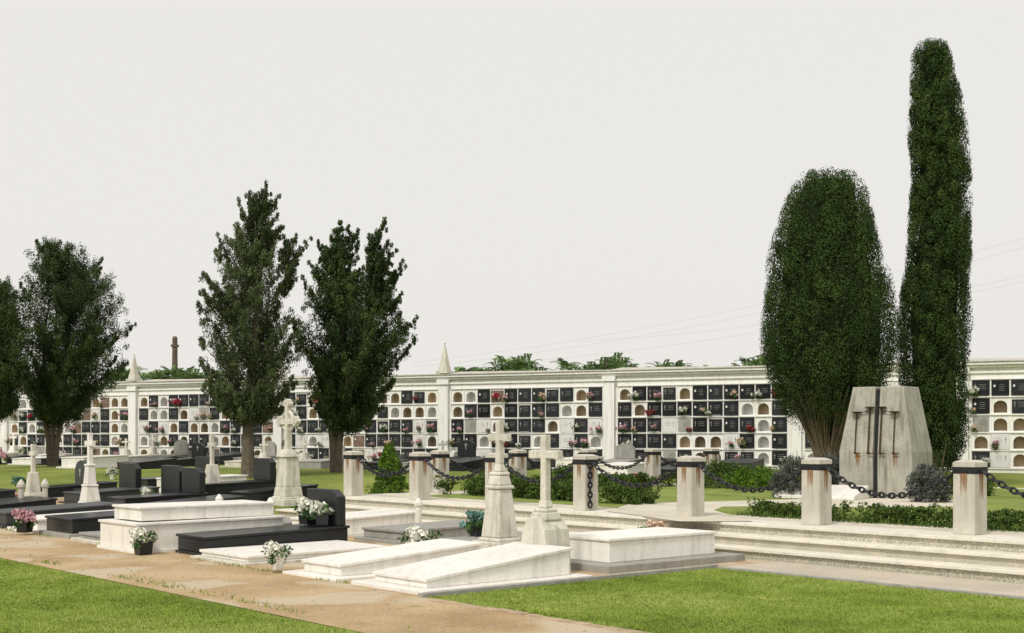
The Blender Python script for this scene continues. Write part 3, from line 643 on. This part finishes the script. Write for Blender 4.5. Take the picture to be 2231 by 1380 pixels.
cross_monument(at(628,1100),A1,'large ornate weathered grey stone cross on tall pedestal',m=M_stone,tiers=[(.78,.20,1),(.64,.06,.95),(.56,.22,.9),(.48,.72,.82),(.48,.07,.95),(.34,.12,.8)],cw=.72,ct=.13,chh=1.1,rings=True)
cross_monument(at(196,1112),A1,'white stone cross on stepped pedestal',m=M_marble,tiers=[(.62,.2,1),(.46,.06,.95),(.40,.34,.75),(.34,.05,.95),(.26,.42,.75),(.24,.05,.95)],cw=.42,ct=.10,chh=.72)
cross_monument(at(462,1078),A1,'slender stone cross on pyramid pedestal',m=M_stone,tiers=[(.6,.3,.9),(.42,.55,.6)],cw=.36,ct=.09,chh=.8)
cross_monument(at(72,1095),A1,'grey stone cross on narrow pedestal',m=M_stone,tiers=[(.5,.3,.9),(.32,.5,.7)],cw=.38,ct=.09,chh=.7)
cross_monument(at(1497,1012),A1,'white stone cross on stepped pedestal near the niche wall',m=M_marble,tiers=[(.7,.3,1),(.4,.5,.8)],cw=.7,ct=.12,chh=.95)
cross_monument(at(1185,1015),A1,'pale stone cross on stepped pedestal near the niche wall',m=M_stone,tiers=[(.7,.3,1),(.4,.4,.8)],cw=.45,ct=.1,chh=.7)
for u,v in((98,1118),(46,1120)):
    top('stone_marker_post','small white turned stone post at a grave corner','grave marker',at(u,v),A1,'small white corner posts',MB().lathe([(.09,0),(.07,.1),(.06,.55),(.09,.6),(.09,.66),(.04,.74),(.001,.78)],n=12).mesh('stone_marker_post',M_stone))
for u,v,l in((252,1092,'black granite headstone block on small base'),(345,1100,'black granite headstone block with white flowers'),(150,1080,'grey granite headstone with rounded top on base')):
    grave(at(u,v),A1,1.0,.5,l,m=M_dgran if u==150 else M_black,hf=.1,hh=.12,head='arch' if u==150 else 'block',base=(.05,.05),headh=1.15)
tmpl=[('black granite grave with rounded headstone',dict(m=M_black,hf=.2,hh=.3,head='arch')),
 ('black granite grave with angular headstone',dict(m=M_black,hf=.25,hh=.32,head='block')),
 ('dark grey granite grave with plain lid',dict(m=M_dgran,hf=.25,hh=.38)),
 ('white marble grave with stone cross',dict(m=M_marble,hf=.25,hh=.32,head='cross')),
 ('pale stone grave with weathered cross',dict(m=M_stone,hf=.2,hh=.28,head='cross')),
 ('plain white marble box grave',dict(m=M_marble,hf=.35,hh=.42)),
 ('black granite grave with low sloping lid',dict(m=M_black,hf=.2,hh=.36)),
 ('grey stone grave with rounded headstone',dict(m=M_ggran,hf=.2,hh=.3,head='arch'))]
protoG=[None]*len(tmpl)
def inplaza(x,y):
    s=x*E1[0]+y*E1[1]; t=x*E2[0]+y*E2[1]; return s>-26.5 and t>13
def field(x,y,rot,choices,grp='graves in rows before the niche wall'):
    if inplaza(x,y): return
    for (tu,tD) in((540,40),(732,43),(115,50),(-20,47)):
        X,Y=UD(tu,tD)
        if (X-x)**2+(Y-y)**2<2.2: return
    k=R.choice(choices); sc_=(R.uniform(.85,1.15),R.uniform(.85,1.1),R.uniform(.72,1.0)); loc=(x,y,gz(x,y))
    if protoG[k] is None:
        l,kw=tmpl[k]; protoG[k]=grave(loc,rot,1.0,2.1,l,group=grp,**kw)
    else: copy_thing(protoG[k],loc,rot,sc_)
for yy,mx_ in((-3.4,40),(-7.0,40),(-10.6,10),(-14.2,3),(-17.8,0)):
    x=-16
    while x<mx_:
        x+=R.choice([1.45,1.6,2.0,2.7]); X,Y=WL(x+R.uniform(-.1,.1),yy+R.uniform(-.3,.3))
        uu=U0+X/Y*F
        if R.random()<.12 or (yy<-10 and uu>440) : continue
        field(X,Y,WA+R.uniform(-.03,.03),[0,1,2,3,3,4,5,6,6,2,4,7,5,6])
for t in(12.2,15.4,):
    s=-36
    while s<-27.8:
        s+=R.choice([1.6,1.9,2.6]); x,y=W(s,t); field(x,y,A1,[2,5,6,6,2,1],'graves in rows along the path')
s=-35
while s<-26.8:
    x,y=W(s,8.7); field(x,y,A1,[2,6,5,6],'graves in rows along the path'); s+=1.75
for _ in range(26):
    X,Y=WL(R.uniform(-12,8),R.choice([-3.1,-6.7,-10.3,-13.9])+R.uniform(-.2,.2))
    if inplaza(X,Y) or (Y<44 and U0+X/Y*F>430): continue
    pot((X,Y,gz(X,Y)+R.uniform(.25,.4)),R.choice(['white','pink','peach','white']),'white',R.uniform(.8,1.1))
pot(gst(-18.0,8.2,.01),'white','black',.95,'white flowers in a black pot at the foot of a grave')
pot(gst(-14.5,8.42,.045),'white','white',.85,'white flowers in a small marble planter')
pot(gst(-17.72,10.85,.36),'white','black',1.0,'white flowers against the black headstone')
pot(gst(-17.3,10.85,.36),'white','black',.9,'white flowers against the black headstone')
pot(gst(-14.75,10.9,.01),'white','black',1.1,'white flowers at the head of a grave')
pot(gst(-15.9,12.9,.12),'teal','black',1.1,'bluish green leafy plant in a dark pot')
pot(gst(-13.45,14.35,.01),'peach','white',1.1,'small pink rose plant behind a box grave')
pot(gst(-23.0,8.25,.05),'pink','black',.95,'pink and white flowers at the foot of a grave')
pot(gst(-19.95,9.6,.08),'teal','black',.7,'blue green flowers on a grave border')
for u,v,c,dz in((400,1085,'red',.35),(432,1085,'red',.35),(322,1104,'white',.1),(42,1065,'teal',0),(245,1045,'white',0),(25,1100,'pink',0)):
    x,y,z=at(u,v); pot((x,y,z+dz),c,'white',.85)
for u in(400,432):
    x,y,z=at(u,1085); top('flower_pedestal','white stone flower stand holding red flowers','pedestal',(x,y,z),A1,None,MB().cb(0,0,-.02,.3,.3,.1).cb(0,0,.08,.2,.2,.27).mesh('flower_pedestal',M_marble),.006)
x,y=GP(1395,1058,.455)
o=top('rose_bush','low bush of red roses beside the plaza hedge','shrub',(x,y,.455)); a,b=BB['red']; ob('blossoms',a,o); ob('leaves',b,o)
# ---------------- monument
MX,MY=UD(1930,27.6); MA=math.radians(-38)
mon=top('stone_monument','split tapering concrete monument with iron torch brackets','monument',(MX,MY,.455),MA)
def half(sg):
    a=.05*sg; b=.80*sg; b2=.56*sg; d=.60; d2=.44
    v=[(a,-d,0),(b,-d,0),(b,d,0),(a,d,0),(a,-d,.98),(b,-d,.98),(b,d,.98),(a,d,.98),(a,-d2,2.36),(b2,-d2,2.36),(b2,d2,2.36),(a,d2,2.36)]
    f=[(3,2,1,0),(0,1,5,4),(1,2,6,5),(2,3,7,6),(3,0,4,7),(4,5,9,8),(5,6,10,9),(6,7,11,10),(7,4,8,11),(8,9,10,11)]
    if sg<0: f=[tuple(reversed(q)) for q in f]
    return MB().add(v,f)
for sg in(-1,1): ob('concrete_block',half(sg).mesh('concrete_block',M_mon),mon,bevel=.02)
ob('joint_strip',MB().box(-.04,.04,-.57,.48,0,2.3,1,.72).mesh('joint_strip',M_iron),mon)
fy=lambda z:-.60 if z<.98 else -.60+.16*(z-.98)/1.38
for sg in(-1,1):
    mb=MB()
    for xx,zt,zb_,rr_ in((.42*sg,1.80,.95,.014),(.13*sg,1.90,.95,.018)):
        mb.tube([(xx,fy(zt)-.05,zt),(xx,fy(1.4)-.06,1.4),(xx,fy(zb_)-.06,zb_)],rr_,6)
        mb.tube([(xx,fy(zt)-.0,zt-.1),(xx,fy(zt)-.08,zt-.1)],.013,6)
        mb.tube([(xx,fy(zb_)+.0,zb_),(xx,fy(zb_)-.09,zb_)],.022,8)
        mb.tube([(xx,fy(zb_)-.06,zb_),(xx+.12,fy(zb_)-.06,zb_-.01)],.015,6)
        mb.lathe([(.015,zt-.02),(.04,zt),(.105,zt+.02),(.108,zt+.03),(.02,zt+.03)],xx,fy(zt)-.07,12)
    mb.tube([(.12*sg,fy(1.84)-.06,1.84),(.42*sg,fy(1.80)-.06,1.80)],.010,6)
    ob('torch_bracket',mb.mesh('torch_bracket',M_rust),mon)
for xx in(-.38,.44):
    ob('rust_stain',MB().add([(xx-.06,-.6025,.35),(xx+.06,-.6025,.35),(xx+.04,-.6025,.93),(xx-.04,-.6025,.93)],[(0,1,2,3)]).mesh('rust_stain',M_stain),mon)
x,y=GP(1790,1086,.46)
sl=top('memorial_slab','tilted white marble slab on the lawn before the monument','memorial slab',(x,y,.46),math.radians(-33))
v=[(-.85,-.5,0),(.85,-.5,0),(.85,.5,0),(-.85,.5,0),(-.85,-.5,.07),(.85,-.5,.07),(.85,.5,.27),(-.85,.5,.27)]
ob('slab',MB().add(v,[(3,2,1,0),(4,5,6,7),(0,1,5,4),(1,2,6,5),(2,3,7,6),(3,0,4,7)]).mesh('memorial_slab',M_marble),sl,bevel=.01)
# ---------------- pinnate trees behind wall
def frondtuft(n=10,Lf=.95):
    V=[];T=[]
    for i in range(n):
        a=2*math.pi*i/n+R.uniform(-.3,.3); el=R.uniform(.35,1.35); L=Lf*R.uniform(.7,1.15); d=np.array([math.cos(a)*math.cos(el),math.sin(a)*math.cos(el),math.sin(el)])
        side=np.array([-math.sin(a),math.cos(a),0]); m=12; tn=R.uniform(.2,.85)
        for j in range(m):
            k=(j+1.5)/m; p=d*L*k+np.array([0,0,-.45*L*k*k]); ll=.19*(1.1-.55*k)
            for sg in(-1,1):
                tdir=side*sg*.9+d*.5+np.array([0,0,-.45]); tdir/=np.linalg.norm(tdir); w=d*.026
                V+= [p,p+tdir*ll*.5+w,p+tdir*ll,p+tdir*ll*.5-w]; T+=[tn+R.uniform(-.15,.15)]*4
    return np.array(V),np.array(T)
tv=[frondtuft() for _ in range(4)]
def ailanthus(h,w,n):
    P=[]; mb=MB(); mb.tube([(0,0,-.1),(.05,0,h*.5),(0,.05,h-.6)],[.1,.07,.03],7)
    for _ in range(n):
        V,T=R.choice(tv); k=R.uniform(.7,1.1); x,y=R.gauss(0,w),R.gauss(0,w*.7); z=h-.75-.25*(x*x+y*y)/(w*w)+R.gauss(0,.2)
        P.append((V*k+np.array([x,y,z]),T+R.uniform(-.2,.2)))
        if R.random()<.6: mb.tube([(0,0,h*.5),(x*.5,y*.5,h*.7),(x,y,z)],[.04,.03,.012],5)
    V,T=cat(P)
    return np_mesh('crown',V,4,T,M_ail),mb.mesh('trunk',M_bark)
AV=[ailanthus(4.95,.75,11) for _ in range(5)]
for u in[1005,1045,1095,1140,1185,1225,1270,1320,1345,1385,1430,1470,1515,1600,1640,1690,1945,265,300,335,365,400,440,475,640,850]:
    top_px=114+.0254*(u-260)+8; D=2.6*F/top_px+R.uniform(3.6,5.0); X,Y=UD(u,D); zz=R.uniform(.86,1.01) if u>900 else R.uniform(.80,.86)
    if u in(640,850): zz=.8
    if u in(1005,1515,1600): zz=.87
    o=top('pinnate_leaf_tree','young tree with long pinnate leaves behind the niche wall','tree',(X,Y,gz(X,Y)),R.uniform(0,6),'young trees behind the niche wall'); o.scale=(1,1,zz*max(D,54)/55)
    a,b=R.choice(AV); ob('crown',a,o); ob('trunk',b,o)
X,Y=UD(381,70); pz=gz(X,Y); H=EYE+(HV-738)*70/F-pz
pl=top('utility_pole','weathered brown utility pole behind the niche wall','utility pole',(X,Y,pz))
ob('pole',MB().lathe([(.24,-.2),(.16,H*.7),(.14,H)],n=10).mesh('pole',M_bark),pl); ob('pole_head',MB().cb(0,0,H*.93,.36,.36,.12).cb(0,0,H+.001,.24,.24,.12,.6,.6).mesh('pole_head',M_bark),pl)
def wire(u0,v0,u1,v1,D,sag):
    a=Vector((*UD(u0,D),EYE+(HV-v0)*D/F)); b=Vector((*UD(u1,D*1.25),EYE+(HV-v1)*D*1.25/F))
    pts=[a.lerp(b,k/24)-Vector((0,0,sag*4*(k/24)*(1-k/24))) for k in range(25)]
    top('power_line','thin grey overhead power line in the pale sky','cable',(0,0,0),0,'overhead power lines',MB().tube(pts,.005,4).mesh('power_line',M_ggran))
wire(2400,470,900,790,85,1.2); wire(2400,490,900,800,85,1.3); wire(2400,575,1000,800,85,1.0); wire(2400,560,1250,745,85,1.0)
# ---------------- world, sun, camera
w=bpy.data.worlds.new('World'); sc.world=w; w.use_nodes=True; nt=w.node_tree; N=nt.nodes; L=nt.links
bg=N['Background']; sk=N.new('ShaderNodeTexSky'); sk.sky_type='NISHITA'; sk.sun_disc=False
SE=math.radians(48); az=math.radians(210)
sk.sun_elevation=SE; sk.sun_rotation=az; sk.dust_density=6; sk.air_density=1.2
s1_=N.new('ShaderNodeVectorMath'); s1_.operation='SCALE'; s1_.inputs['Scale'].default_value=.07; L.new(sk.outputs[0],s1_.inputs[0])
mx=N.new('ShaderNodeMix'); mx.data_type='RGBA'; mx.inputs[0].default_value=.93; L.new(s1_.outputs[0],mx.inputs[6]); mx.inputs[7].default_value=(.885,.862,.825,1)
L.new(mx.outputs[2],bg.inputs['Color']); bg.inputs['Strength'].default_value=1.0
sd=bpy.data.lights.new('sun','SUN'); sd.energy=2.3; sd.angle=math.radians(9); sd.color=(1,.965,.88)
so=bpy.data.objects.new('sun',sd); COL.objects.link(so)
dirv=Vector((math.sin(az)*math.cos(SE),math.cos(az)*math.cos(SE),math.sin(SE)))
so.rotation_euler=dirv.to_track_quat('Z','Y').to_euler(); so.location=(0,0,30)
cd=bpy.data.cameras.new('camera'); co=bpy.data.objects.new('camera',cd); COL.objects.link(co); co.location=(0,0,EYE); co.rotation_euler=(math.pi/2,0,0)
cd.lens=F/2231*36; cd.sensor_width=36; cd.shift_y=(HV-690)/2231; cd.clip_end=3000; cd.clip_start=.1
sc.camera=co
sc.view_settings.view_transform='Standard'; sc.view_settings.look='None'; sc.view_settings.exposure=0
